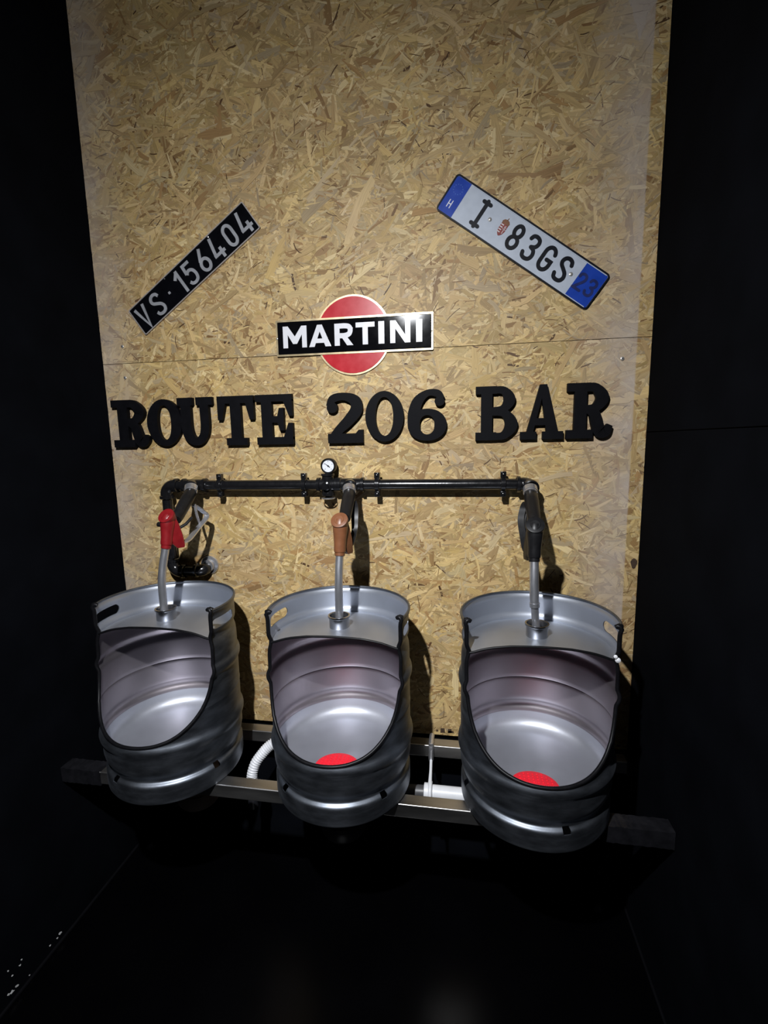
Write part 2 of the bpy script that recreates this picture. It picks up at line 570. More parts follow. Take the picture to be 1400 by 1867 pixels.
for i, (x, z, lab) in enumerate(((-.8114, .4387, 'small screw head at the left edge just above the board seam'),
                                 (-.8123, .337, 'small screw head at the left edge just below the board seam'),
                                 (.7598, .3268, 'small screw head right of the black sign letters, just below the board seam'))):
    s = empty('screw', (x, -.002, z))
    tag(s, lab, 'screw', 'screws holding the boards')
    MB().lathe([(.0045, 0), (.0052, .0012), (.0035, .0022), (.0008, .0024)], (0, 0, 0), (0, -1, 0), 14).build('head', M['screw'], s)
    MB().box(-.003, .003, -.0028, -.0022, -.0006, .0006).box(-.0006, .0006, -.0028, -.0022, -.003, .003).build('cross_slot', M['ink'], s)

# ------------------------------------------------------------------ support rails
def rail(y0, y1, z0, z1, lab, wraps):
    r = empty('support_rail', (XL, (y0 + y1) / 2, z0))
    tag(r, lab, 'rail', 'steel rails under the kegs')
    og = r.location
    bevel(MB().box(XL + .001, XR - .001, y0, y1, z0, z1).build('square_tube', M['galv'], r, og), .003, 3)
    for (a, b_) in wraps:
        mb = MB()
        n = max(6, int((b_ - a) / .006))
        rr = random.Random(int(a * 1000))
        ring = []
        for i in range(n + 1):
            x = a + (b_ - a) * i / n
            g = .002
            sq = [(y0 - g, z0 - g), ((y0 + y1) / 2, z0 - g), (y1 + g, z0 - g), (y1 + g, (z0 + z1) / 2), (y1 + g, z1 + g), ((y0 + y1) / 2, z1 + g), (y0 - g, z1 + g), (y0 - g, (z0 + z1) / 2)]
            ring.append([(x, p + (rr.uniform(0, .002) if p > (y0 + y1) / 2 else -rr.uniform(0, .002)), q + (rr.uniform(0, .002) if q > (z0 + z1) / 2 else -rr.uniform(0, .002))) for p, q in sq])
        vs_ = [p for q in ring for p in q]
        fs_ = [(i * 8 + k, i * 8 + (k + 1) % 8, (i + 1) * 8 + (k + 1) % 8, (i + 1) * 8 + k) for i in range(n) for k in range(8)]
        fs_ += [tuple(range(8)), tuple(n * 8 + k for k in range(8))]
        mb.add(vs_, fs_).build('film_wrap', M['wrap'], r, og, 20)
    return r


RT = -.8605
rail(-.352, -.312, RT - .04, RT, 'front steel square tube that crosses under the three kegs', ((XL + .002, XL + .135), (XR - .175, XR - .002)))
rail(-.092, -.052, RT - .04, RT, 'rear steel square tube just off the black back wall', ((XR - .03, XR - .002),))

# ------------------------------------------------------------------ kegs
PROF = [(.184, .0), (.1885, .002), (.1912, .008), (.1918, .014), (.1918, .02), (.1918, .040), (.1918, .050), (.1916, .0525), (.1908, .0555), (.189, .0582), (.186, .0605), (.1825, .0625), (.1812, .065), (.1808, .069), (.1815, .073), (.184, .078), (.1875, .084),
        (.1915, .094), (.1937, .106), (.194, .112), (.194, .12), (.194, .130), (.194, .136), (.1948, .141), (.1975, .146), (.2003, .152), (.2012, .158), (.2003, .164), (.1975, .170), (.1948, .175), (.194, .180), (.194, .187),
        (.194, .215), (.194, .235), (.194, .243), (.1945, .2448), (.195, .2465), (.1945, .2482), (.194, .25), (.194, .26), (.194, .285), (.194, .312), (.194, .319), (.1948, .324), (.1975, .329), (.2, .335), (.2007, .341), (.2, .347), (.1975, .353), (.1948, .358), (.194, .363), (.194, .37),
        (.194, .38), (.1938, .40), (.1925, .415), (.189, .427), (.1868, .434), (.187, .440), (.1895, .446), (.1925, .451), (.193, .457), (.193, .468), (.193, .48), (.193, .495), (.193, .503),
        (.1955, .5065), (.1968, .5105), (.1958, .5145), (.193, .516)]
_pz = [p[1] for p in PROF]
_pr = [p[0] for p in PROF]


def prof_r(z):
    return float(np.interp(z, _pz, _pr))


OPEN = [(0, .174), (10, .1748), (20, .1785), (30, .187), (40, .203), (50, .228), (58, .258), (63.5, .292), (66.8, .328), (68.4, .365), (69.1, .40), (69.4, .44)]
OP = [(float(a), float(b)) for a, b in cr(OPEN, 6)]
TH_E = 69.5


def open_z(t):
    return float(np.interp(abs(t), [p[0] for p in OP], [p[1] for p in OP]))


def P3(th, r, z):
    a = math.radians(th)
    return (r * math.sin(a), -r * math.cos(a), z)


def keg_shell(notch_off, slots):
    cols = []
    pos = sorted(set([p[0] for p in OP] + list(np.linspace(0, 60, 25))))
    for t in [-p for p in reversed(pos)] + pos[1:]:
        cols.append((t, open_z(t)))
    back = list(np.linspace(TH_E, 360 - TH_E, 97))
    rows = PROF
    ths = [(t, 9.) for t in back] + [(t, z) for t, z in cols]
    vs_, fs_ = [], []
    m = len(rows)
    for t, zm in ths:
        for r, z in rows:
            zz = min(z, zm)
            vs_.append(P3(t, prof_r(zz) if zz < z else r, zz))
    n = len(ths)
    for i in range(n):
        j = (i + 1) % n
        for k in range(m - 1):
            fs_.append((i * m + k, j * m + k, j * m + k + 1, i * m + k + 1))
    me = MB().add(vs_, fs_).mesh('keg_shell_raw', merge=2e-5, recalc=True)
    tmp = bpy.data.objects.new('shell_tmp', me)
    COL.objects.link(tmp)
    sol = tmp.modifiers.new('s', 'SOLIDIFY')
    sol.thickness = .0022
    sol.offset = -1
    me.materials.append(M['steel'])
    me.materials.append(M['steel_in'])
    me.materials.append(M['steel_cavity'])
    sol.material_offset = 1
    cut = MB()
    for sa in slots:
        a = math.radians(sa)
        d = Vector((math.sin(a), -math.cos(a), 0))
        s = Vector((math.cos(a), math.sin(a), 0))
        w, h = .052, .0145
        poly = [(w - h) * 1.0 * Vector((1, 0, 0))]
        pts = []
        for k in range(13):
            q = -math.pi / 2 + math.pi * k / 12
            pts.append((w - h + h * math.cos(q), h * math.sin(q)))
        for k in range(13):
            q = math.pi / 2 + math.pi * k / 12
            pts.append((-(w - h) + h * math.cos(q), h * math.sin(q)))
        np_ = len(pts)
        vv = [d * .13 + s * p + Vector((0, 0, .4725 + q)) for p, q in pts] + [d * .23 + s * p + Vector((0, 0, .4725 + q)) for p, q in pts]
        cut.add(vv, [tuple(range(np_)), tuple(range(2 * np_ - 1, np_ - 1, -1))] + [(i, np_ + i, np_ + (i + 1) % np_, (i + 1) % np_) for i in range(np_)])
    for k in range(4):
        a = math.radians(notch_off + 90 * k)
        d = Vector((math.sin(a), -math.cos(a), 0))
        s = Vector((math.cos(a), math.sin(a), 0))
        pts = [(-.009, -.007), (.009, -.007), (.010, .0), (.008, .008), (-.008, .008), (-.010, .0)]
        vv = [d * .165 + s * p + Vector((0, 0, .0575 + q)) for p, q in pts] + [d * .215 + s * p + Vector((0, 0, .0575 + q)) for p, q in pts]
        cut.add(vv, [tuple(range(6)), tuple(range(11, 5, -1))] + [(i, 6 + i, 6 + (i + 1) % 6, (i + 1) % 6) for i in range(6)])
    cme = cut.mesh('cutter')
    co = bpy.data.objects.new('cutter_tmp', cme)
    COL.objects.link(co)
    bo = tmp.modifiers.new('b', 'BOOLEAN')
    bo.operation = 'DIFFERENCE'
    bo.solver = 'EXACT'
    bo.object = co
    dg = bpy.context.evaluated_depsgraph_get()
    out = bpy.data.meshes.new_from_object(tmp.evaluated_get(dg))
    out.name = 'keg_shell'
    bpy.data.objects.remove(tmp)
    bpy.data.objects.remove(co)
    out.shade_smooth()
    out.set_sharp_from_angle(angle=math.radians(40))
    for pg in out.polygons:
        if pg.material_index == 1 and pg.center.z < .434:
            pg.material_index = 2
    return out


YC = -.194 * math.cos(math.radians(TH_E))      # plane in which the top is cut off
DOME = [(0, .4605), (.05, .4595), (.1, .456), (.14, .449), (.165, .441), (.178, .4355), (.1875, .434)]


def dome_z(r):
    return float(np.interp(r, [p[0] for p in DOME], [p[1] for p in DOME]))


def keg_dome():
    R = .1868
    nx, ny = 64, 28
    vs_, fs_ = [], []
    for i in range(nx + 1):
        x = -R * math.cos(math.pi * i / nx)
        ym = math.sqrt(max(0, R * R - x * x))
        y0 = max(YC, -ym)
        for j in range(ny + 1):
            y = y0 + (ym - y0) * (0.5 - 0.5 * math.cos(math.pi * j / ny))
            vs_.append((x, y, dome_z(math.hypot(x, y))))
    for i in range(nx):
        for j in range(ny):
            a = i * (ny + 1) + j
            fs_.append((a, a + ny + 1, a + ny + 2, a + 1))
    return MB().add(vs_, fs_)


KEGS = [(-.550, 66, (-86, 86), 'left steel keg urinal, standing below the nozzle with the red head', False),
        (-.0224, 47.5, (-96, 90), 'middle steel keg urinal with a red mat, below the nozzle with the brown head', True),
        (.5063, 16, (-90, 94), 'right steel keg urinal with a red mat, below the all-black nozzle', True)]
KY, KZ = -.2685, -.860
for ki, (kx, noff, slots, lab, _) in enumerate(KEGS):
    k = empty('keg_urinal', (kx, KY, KZ))
    tag(k, lab, 'urinal', 'keg urinals in a row')
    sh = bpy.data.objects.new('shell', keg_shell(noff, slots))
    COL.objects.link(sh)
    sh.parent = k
    # rolled rim on the part of the top ring that is left standing
    arc = [P3(t, .1945, .5155) for t in np.linspace(TH_E, 360 - TH_E, 90)]
    MB().tube(arc, .0034, 10).build('rolled_rim', M['steel'], sh)
    dm = keg_dome().build('top_plate', M['steel_in'], k, angle=60)
    sm = dm.modifiers.new('s', 'SOLIDIFY')
    sm.thickness = .002
    # filler neck the spout drops into
    MB().lathe([(.026, .450), (.0275, .458), (.0275, .488), (.0305, .4885), (.031, .491), (.0305, .4935), (.0265, .4935), (.0255, .491), (.0255, .462), (.001, .462)],
               (0, 0, 0), (0, 0, 1), 36, False, False).build('filler_neck', M['neck'], dm)
    # bowl floor
    MB().lathe([(.1915, .135), (.1905, .118), (.186, .103), (.176, .092), (.15, .084), (.10, .0795), (.05, .075), (.001, .0705)],
               (0, 0, 0), (0, 0, 1), 72, False, False).build('bowl_floor', M['steel_bowl'], k, angle=60)
    # rubber edging round the cut-out
    path, rad = [], []
    up = [P3(TH_E, .1945 - .012 * q, .516 + .004 * math.sin(q * 3.1)) for q in (1.0, .6, .25)]
    right = up + [P3(TH_E, prof_r(z) - .0005, z) for z in np.linspace(.512, .44, 10)] + [P3(a, prof_r(b) - .0008, b) for a, b in reversed(OP[:-2])]
    left = [(-p[0], p[1], p[2]) for p in reversed(right)]
    full = right + left[1:]
    for p in full:
        zz = p[2]
        rad.append(.0056 if zz > .43 else (.0050 if zz > .3 else .0048))
    MB().tube(full, rad, 10).build('rubber_edging', M['rubber'], k, angle=60)
    for s in (-1, 1):
        e = P3(s * TH_E, .1855, .5155)
        f_ = P3(s * (TH_E + 2), .196, .517)
        MB().tube([e, ((e[0] + f_[0]) / 2, (e[1] + f_[1]) / 2, .519), f_], [.0062, .0072, .0062], 12).build('edging_end', M['rubber'], k, angle=60)
    xe = math.sqrt(.1868 ** 2 - YC ** 2)
    ch = [(x, YC, dome_z(math.hypot(x, YC)) - .0005) for x in np.linspace(-xe, xe, 25)]
    MB().tube(ch, .0034, 8).build('top_edging', M['rubber'], k, angle=60)
    # the mat
    if ki > 0:
        mt = MB()
        mt.lathe([(.001, 0), (.058, .0), (.061, .0015), (.061, .0035), (.058, .005), (.001, .005)], (0, 0, 0), (0, 0, 1), 48)
        for i in range(-4, 5):
            for j in range(-4, 5):
                if math.hypot(i, j) < 4.6:
                    mt.lathe([(.0032, .004), (.0022, .0068), (.0004, .0072)], (i * .0115, j * .0115, 0), (0, 0, 1), 8, False, True)
        mto = mt.build('urinal_mat', M['red_mat'])
        mto.location = (kx - .004, KY - (.106, .0635, .067)[ki], KZ + (.0815, .0772, .0775)[ki])
        mto.rotation_euler = (-.09, 0, 0)
        tag(mto, ('red round mat in the bottom of the left keg urinal', 'red round mat in the bottom of the middle keg urinal', 'red round mat in the bottom of the right keg urinal')[ki], 'mat', 'red urinal mats')
    if ki == 2:
        c0 = Vector(P3(TH_E - 1.5, .1915, .437))
        MB().lathe([(.006, 0), (.0065, .003), (.003, .006), (.0005, .0065)], c0, (-.3, -1, .2), 10).lathe([(.004, 0), (.0045, .004), (.001, .006)], c0 + Vector((-.006, -.001, .009)), (-.3, -1, .3), 10).build('white_clip', M['white_plastic'], k)

# ------------------------------------------------------------------ drain parts under the kegs
for x, y, m_, lab in ((-.520, -.225, 'brown_trap', 'brownish round drain trap hanging under the left keg'),
                      (-.028, -.275, 'dark_trap', 'dark grey drain trap hanging under the middle keg')):
    t = empty('drain_trap', (x, y, KZ - .17))
    tag(t, lab, 'drain', 'drain traps under the kegs')
    MB().lathe([(.03, 0), (.058, .006), (.066, .018), (.068, .05), (.066, .105), (.05, .118)], n=36).build('cup', M[m_], t)
    MB().lathe([(.05, .112), (.05, .122), (.024, .126), (.024, .219)], n=28).build('tail_pipe', M['grey_pipe'], t)
    MB().lathe([(.0685, .046), (.072, .048), (.072, .060), (.0685, .062)], n=36).build('collar_ring', M[m_], t)

hp = cr([(-.283, -.13, -.868), (-.2975, -.14, -.868), (-.3145, -.15, -.880), (-.3315, -.16, -.899), (-.3475, -.17, -.922), (-.3555, -.18, -.950), (-.3565, -.185, -.972)], 12)
hs = empty('corrugated_hose', hp[-1])
tag(hs, 'white corrugated drain hose curving down between the left and middle kegs', 'hose')
MB().tube(hp, [.0162 + .0020 * math.sin(i * 2.1) for i in range(len(hp))], 18).build('hose_wall', M['white_plastic'], hs, hp[-1], 80)
MB().lathe([(.019, -.006), (.021, -.002), (.021, .02), (.017, .024), (.017, .12)], hp[-1], (-.12, .25, -1), 20).build('end_cuff', M['dark_trap'], hs, hp[-1])

dp = empty('drain_pipe', (.2, -.2, -.96))
tag(dp, 'white drain pipe with a grey run, between the middle and right kegs', 'pipe')
og = dp.location
MB().tube([(.222, -.2, -.938), (.425, -.2, -.938)], .021, 24).build('white_run', M['white_plastic'], dp, og)
MB().tube([(-.03, -.2, -.947), (.205, -.2, -.940)], .019, 24).build('grey_run', M['grey_pipe'], dp, og)
MB().lathe([(.019, 0), (.0245, .002), (.0245, .02), (.021, .024)], (.203, -.2, -.938), (1, 0, 0), 24).build('socket', M['white_plastic'], dp, og)

hg = empty('pipe_hanger', (.219, -.072, RT))
tag(hg, 'white strap hanger looped over the rear rail and holding the white drain pipe', 'hanger')
og = hg.location
sq = [(.219, -.098, RT + .005), (.219, -.102, RT - .02), (.219, -.098, RT - .046), (.219, -.072, RT - .05), (.219, -.046, RT - .046), (.219, -.042, RT - .02), (.219, -.046, RT + .005), (.219, -.072, RT + .009)]
MB().tube(cr(sq, 6, True), .0085, 10, closed=True).build('rail_clamp', M['chrome'], hg, og, 60)
MB().lathe([(.004, 0), (.0075, .002), (.0075, .011), (.004, .013)], (.219, -.10, RT + .004), (0, 0, 1), 6).build('bolt_head', M['chrome'], hg, og)
MB().tube([(.219, -.102, RT - .04), (.221, -.150, -.905), (.222, -.205, -.912)], [.0045, .0045, .006], 10).build('strap', M['white_plastic'], hg, og)
rg = [(.223, -.2 + .0265 * math.cos(a), -.938 + .0265 * math.sin(a)) for a in np.linspace(0, 2 * math.pi, 25)[:-1]]
MB().tube(rg, .006, 10, closed=True).build('pipe_ring', M['white_plastic'], hg, og, 60)
MB().tube([(.223, -.226, -.93), (.223, -.231, -.975)], [.0055, .004], 10).build('strap_tail', M['white_plastic'], hg, og)

# ------------------------------------------------------------------ black supply pipe
PY, PZ, PR = -.036, -.0255, .0168
LX, RX = -.6720, .5095
pp = empty('supply_pipe', (LX, PY, PZ))
tag(pp, 'black iron pipe running across the board above the three kegs', 'pipe')
og = pp.location


def ppart(name, mb, m_='black_pipe', ang=35, par=None):
    return mb.build(name, M[m_], par or pp, og if par is None else og, ang)


def elbow(p, a, b, r=.0205, R=.03):
    """curved fitting joining directions a and b (from p outward), with a socket bead on each end"""
    p, a, b = Vector(p), Vector(a).normalized(), Vector(b).normalized()
    mb = MB()
    pts = [p + a * (R + .012)]
    cc = p + (a + b) * R
    for i in range(9):
        t = math.pi / 2 * i / 8
        pts.append(cc - b * R * math.cos(t) - a * R * math.sin(t))
    pts.append(p + b * (R + .012))
    mb.tube(pts, r, 20)
    for d in (a, b):
        mb.lathe([(r, -.001), (r + .0035, .001), (r + .0035, .010), (r, .012)], p + d * (R + .004), d, 20, False, False)
    return mb


def socket(mb, p, d, r=.0205, l=.05):
    p, d = Vector(p), Vector(d).normalized()
    mb.lathe([(PR, -l / 2), (r + .003, -l / 2 + .001), (r + .003, -l / 2 + .010), (r, -l / 2 + .012), (r, l / 2 - .012), (r + .003, l / 2 - .010), (r + .003, l / 2 - .001), (PR, l / 2)], p, d, 24, False, False)
    return mb


ppart('pipe_run', MB().tube([(LX + .02, PY, PZ), (RX - .02, PY, PZ - .001)], PR, 24))
ppart('elbow', elbow((LX, PY, PZ), (1, 0, 0), (0, 0, -1)))
ppart('pipe_run', MB().tube([(LX, PY, PZ - .03), (LX, PY, -.30)], PR, 24))
ppart('elbow', elbow((LX, PY, -.322), (0, 0, 1), (1, 0, 0)))
ppart('pipe_run', MB().tube([(LX + .03, PY, -.322), (-.586, PY, -.320)], PR, 24))
ppart('elbow', elbow((-.558, PY, -.317), (-1, 0, 0), (0, 1, .2), R=.016))
ppart('wall_flange', MB().lathe([(.021, .02), (.0225, .008), (.031, .006), (.033, .003), (.033, 0), (.02, -.001)], (-.553, -.002, -.306), (0, -1, 0), 28), 'chrome')
for tx, nm in ((-.5665, 'tee'), (-.0318, 'tee')):
    t_ = socket(MB(), (tx, PY, PZ), (1, 0, 0), l=.085)
    t_.lathe([(.020, 0), (.0205, .022), (.0235, .030), (.0235, .040), (.0205, .041), (.016, .041)], (tx, PY, PZ), (0.2 if tx < -.3 else .1, -1, -.12), 24, False, True)
    ppart(nm, t_)
# gauge cross fitting
gx = -.1078
t_ = socket(MB(), (gx, PY, PZ), (1, 0, 0), l=.07)
t_.lathe([(.0185, 0), (.0185, .028), (.0215, .029), (.0215, .036), (.010, .038)], (gx, PY, PZ), (0, 0, 1), 20, False, True)
t_.lathe([(.0185, 0), (.0185, .024), (.0215, .025), (.0215, .034), (.012, .036), (.012, .046), (.008, .047)], (gx, PY, PZ), (0, 0, -1), 20, False, True)
t_.lathe([(.014, 0), (.014, .026), (.010, .028), (.010, .034)], (gx, PY, PZ), (0, -1, -.1), 16, False, True)
ppart('cross_fitting', t_)
ppart('plug_ring', MB().lathe([(.0205, 0), (.0225, .001), (.0225, .004), (.0205, .005)], (gx, PY, PZ - .040), (0, 0, -1), 20, False, False), 'chrome')
# right-hand elbow that turns towards the room
ppart('elbow', elbow((RX, PY, PZ - .001), (-1, 0, 0), (0, -1, -.25), R=.022))
# stand-off clamps
for cx in (-.4749, -.1859, .0517, .4335):
    cl = MB()
    cl.lathe([(PR + .001, -.008), (PR + .005, -.0075), (PR + .005, .0075), (PR + .001, .008)], (cx, PY, PZ), (1, 0, 0), 24, False, False)
    for s in (1, -1):
        cl.box(cx - .0085, cx + .0085, PY - .010, PY + .008, PZ + s * (PR + .003) - .001 * (s < 0), PZ + s * (PR + .021))
    cl.tube([(cx, PY, PZ), (cx, -.001, PZ)], .006, 12)
    cl.lathe([(.0165, 0), (.0165, .003), (.009, .007)], (cx, -.0015, PZ), (0, -1, 0), 20)
    c_ = bevel(ppart('stand_off_clamp', cl), .0015, 2)
    for s in (1, -1):
        MB().lathe([(.0042, 0), (.0042, .003), (.002, .0042)], (cx, PY - .010, PZ + s * (PR + .0125)), (0, -1, 0), 6).build('clamp_screw', M['black_pipe'], c_, og)

# pressure gauge
ga = empty('pressure_gauge', (gx, PY - .006, PZ + .036))
tag(ga, 'small round pressure gauge with white dial on top of the black pipe', 'gauge')
og2 = ga.location
gc = Vector((-.1019, -.046, .0347))
MB().lathe([(.019, .004), (.0225, .002), (.0235, -.002), (.0235, -.022), (.018, -.026)], gc, (0, -1, 0), 40, False, True).build('case', M['black_plastic'], ga, og2)
MB().lathe([(.0212, -.003), (.0218, .004), (.0232, .0052), (.0240, .004), (.0240, -.004)], gc, (0, -1, 0), 40, False, False).build('bezel', M['black_plastic'], ga, og2)
dl = MB().lathe([(.0217, .0005), (.0217, .0015), (.0001, .0015)], gc, (0, -1, 0), 40).build('dial', M['dial'], ga, og2)
fy = gc.y - .0015
for i in range(21):
    a = math.radians(225 - 270 * i / 20)
    l0 = .0165 if i % 5 == 0 else .018
    c_, s_ = math.cos(a), math.sin(a)
    MB().ribbon([(gc.x + c_ * l0, gc.z + s_ * l0), (gc.x + c_ * .0205, gc.z + s_ * .0205)], .0009 if i % 5 == 0 else .0005, fy, fy - .0003).build('tick', M['ink'], dl, og2)
for i in range(5):
    a = math.radians(225 - 270 * i / 4)
    MB().ribbon([(gc.x + math.cos(a) * .0135 - .0009, gc.z + math.sin(a) * .0135), (gc.x + math.cos(a) * .0135 + .0009, gc.z + math.sin(a) * .0135)], .0022, fy, fy - .0002).build('numeral_mark', M['ink'], dl, og2)
a = math.radians(143)
nd = MB()
nd.ribbon([(gc.x - math.cos(a) * .007, gc.z - math.sin(a) * .007), (gc.x, gc.z), (gc.x + math.cos(a) * .0165, gc.z + math.sin(a) * .0165)], [.0026, .0024, .0006], fy - .0008, fy - .0014)
nd.lathe([(.0026, 0), (.0026, .0012)], (gc.x, fy - .0005, gc.z), (0, -1, 0), 14)
nd.build('needle', M['ink'], ga, og2)
MB().lathe([(.0065, 0), (.0085, .002), (.0085, .010), (.006, .012), (.005, .022)], (gc.x - .002, gc.y + .007, PZ + .034), (0.1, 0, 1), 6).build('stem', M['chrome'], ga, og2)


# ------------------------------------------------------------------ fuel nozzles
def nozzle(lab, conn, gt, gb, disc, hb, trig, spout, guard, lever, headmat, guardmat, ringed=False, stub=None, rlev=None):
    n = empty('fuel_nozzle', spout[-1])
    tag(n, lab, 'nozzle', 'fuel nozzles used as flush pipes')
    og = n.location
    V = Vector
    conn, gt, gb, disc, hb = V(conn), V(gt), V(gb), V(disc), V(hb)
    d = (gt - conn).normalized()
    MB().lathe([(.0185, -.012), (.0205, -.010), (.0205, .006), (.019, .007), (.019, .012)], conn, d, 28).build('swivel_coupling', M['chrome'], n, og)
    g = (gb - gt).normalized()
    gl = (gb - gt).length
    MB().lathe([(.0165, -.004), (.019, 0), (.0195, gl * .3), (.0185, gl * .7), (.0175, gl), (.016, gl + .012)], gt, g, 28).build('grip', M['black_plastic'], n, og)
    # head: short drum on top flowing into the spout socket
    ax = (hb - disc).normalized()
    tilt = V((-.06, -.74, .67)).normalized()
    hd = MB()
    L_ = (hb - disc).length
    prof = [(.0140, -.006), (.0195, .004), (.0212, .016), (.0200, .030), (.0180, .045), (.0165, L_ * .75), (.0168, L_ - .008), (.0158, L_ - .001), (.013, L_)]
    hd.lathe(prof, disc, ax, 28)
    capo = disc + V((0, 0, -.005))
    hd.lathe([(.012, -.022), (.0195, -.012), (.0222, .000), (.0240, .0055), (.0242, .0125), (.0236, .0142), (.0225, .0146), (.001, .0146)], capo, tilt, 36)
    trig = V(trig)
    gh = V((trig.x - hb.x, trig.y - hb.y, 0)).normalized()
    sd = gh.cross(V((0, 0, 1)))
    prof2 = [(-.004, .010), (.014, .012), (.024, -.014), (.034, -.052), (.037, -.082), (.035, -.088), (.016, -.088), (.0, -.07), (-.008, -.03)]
    vv = []
    for t_ in (-.0135, -.0105, .0105, .0135):
        sh_ = .88 if abs(t_) > .012 else 1.0
        for u_, z_ in prof2:
            vv.append(disc.lerp(hb, .05) + gh * (u_ * sh_ + .001) + V((0, 0, z_ * sh_ - .004)) + sd * t_)
    q_ = len(prof2)
    hd.add(vv, [tuple(range(q_)), tuple(range(4 * q_ - 1, 3 * q_ - 1, -1))] + [(r_ * q_ + i, (r_ + 1) * q_ + i, (r_ + 1) * q_ + (i + 1) % q_, r_ * q_ + (i + 1) % q_) for r_ in range(3) for i in range(q_)])
    h_ = hd.build('head_cover', M[headmat], n, og, 28)
    cp = capo + tilt * .0146
    MB().lathe([(.012, 0), (.013, .0008), (.012, .0016), (.001, .0014)], cp, tilt, 24).build('cap_emblem', M[headmat], h_, og)
    sp = cr([V(p) for p in spout], 8)
    mb = MB()
    if ringed:
        k = int(len(sp) * .6)
        mb.tube(sp[:k + 1], .0118, 20)
        mb.tube(sp[k - 1:k + 2], .0128, 20)
        mb.tube(sp[k:], .0098, 20)
    else:
        mb.tube(sp, .0112, 20)
    mb.build('spout', M['alu'], n, og, 50)
    MB().lathe([(.0115, -.008), (.0142, -.006), (.0142, .003), (.0118, .005)], V(spout[0]) + V((0, 0, -.004)), V(spout[1]) - V(spout[0]), 20).build('spout_collar', M[headmat], n, og)
    gp = cr([V(p) for p in guard], 8)
    mbg = MB()
    # flat strap guard
    side = g.cross(V((0, 0, 1))).normalized()
    vs_, fs_ = [], []
    for i, p in enumerate(gp):
        t = (V(gp[min(i + 1, len(gp) - 1)]) - V(gp[max(i - 1, 0)])).normalized()
        nn = t.cross(side).normalized()
        for sx_, sn in ((-1, -1), (1, -1), (1, 1), (-1, 1)):
            vs_.append(V(p) + side * sx_ * .0085 + nn * sn * .0022)
    for i in range(len(gp) - 1):
        for k in range(4):
            fs_.append((i * 4 + k, i * 4 + (k + 1) % 4, i * 4 + 4 + (k + 1) % 4, i * 4 + 4 + k))
    fs_ += [(0, 1, 2, 3), tuple(len(gp) * 4 - 4 + k for k in range(4))]
    mbg.add(vs_, fs_).build('hand_guard', M[guardmat], n, og)
    lp = cr([V(p) for p in lever], 6)
    MB().tube(lp, [.0048 - .0015 * i / len(lp) for i in range(len(lp))], 10).build('trigger', M[guardmat], n, og)
    if stub:
        MB().tube([V(hb).lerp(disc, .68), V(stub)], [.007, .0075], 12).build('side_pin', M['black_plastic'], n, og)
    if rlev:
        MB().tube([V(p) for p in rlev], .0045, 10).build('latch_lever', M['black_plastic'], n, og)
    return n


nozzle('fuel nozzle with a red head, hanging over the left keg', (-.5500, -.088, -.0335), (-.5455, -.099, -.0440), (-.5360, -.196, -.107), (-.5385, -.235, -.0985), (-.5424, -.25, -.1812),
       (-.5185, -.224, -.1700), [(-.5428, -.252, -.183), (-.5516, -.262, -.2433), (-.5553, -.268, -.2881), (-.5560, -.2685, -.3350), (-.555, -.2685, -.392)],
       [(-.5371, -.095, -.0857), (-.5225, -.080, -.1039), (-.5096, -.075, -.1245), (-.5125, -.13, -.1544), (-.5078, -.19, -.1764), (-.514, -.215, -.181)],
       [(-.5345, -.1, -.0800), (-.5291, -.1, -.1171), (-.5209, -.1, -.1493), (-.5150, -.125, -.158)], 'red_plastic', 'chrome',
       stub=(-.5731, -.235, -.1224), rlev=[(-.522, -.215, -.138), (-.5069, -.2, -.1274), (-.4973, -.18, -.1104)])
nozzle('fuel nozzle with a brown head, hanging over the middle keg', (-.0262, -.088, -.0375), (-.0230, -.101, -.0475), (-.0140, -.198, -.1005), (-.0168, -.24, -.1065), (-.0184, -.252, -.1926),
       (-.0050, -.226, -.1830), [(-.0184, -.253, -.194), (-.0198, -.262, -.2412), (-.0205, -.268, -.2861), (-.021, -.2685, -.335), (-.0215, -.2685, -.392)],
       [(-.006, -.118, -.068), (.002, -.135, -.086), (.0045, -.15, -.110), (.0045, -.165, -.147), (.0026, -.205, -.177), (-.004, -.22, -.184)],
       [(-.010, -.122, -.075), (-.006, -.140, -.115), (-.002, -.160, -.145)], 'brown_plastic', 'black_plastic')
nozzle('all-black fuel nozzle with a silver spout, hanging over the right keg', (.5062, -.083, -.0415), (.5058, -.098, -.0535), (.5012, -.198, -.1045), (.4985, -.24, -.1150), (.4968, -.252, -.1971),
       (.4870, -.226, -.1880), [(.4968, -.253, -.199), (.4966, -.262, -.2424), (.4980, -.2675, -.3000), (.5010, -.2685, -.345), (.5045, -.2685, -.392)],
       [(.490, -.118, -.070), (.4800, -.138, -.083), (.4735, -.15, -.1150), (.476, -.175, -.150), (.4800, -.207, -.1836), (.486, -.22, -.190)],
       [(.494, -.122, -.078), (.487, -.140, -.118), (.484, -.165, -.148)], 'black_plastic', 'black_plastic', ringed=True)


# ------------------------------------------------------------------ lettering
def arc(cx, cy, rx, ry, a0, a1, n=16):
    return [(cx + rx * math.cos(math.radians(a0 + (a1 - a0) * i / n)), cy + ry * math.sin(math.radians(a0 + (a1 - a0) * i / n))) for i in range(n + 1)]


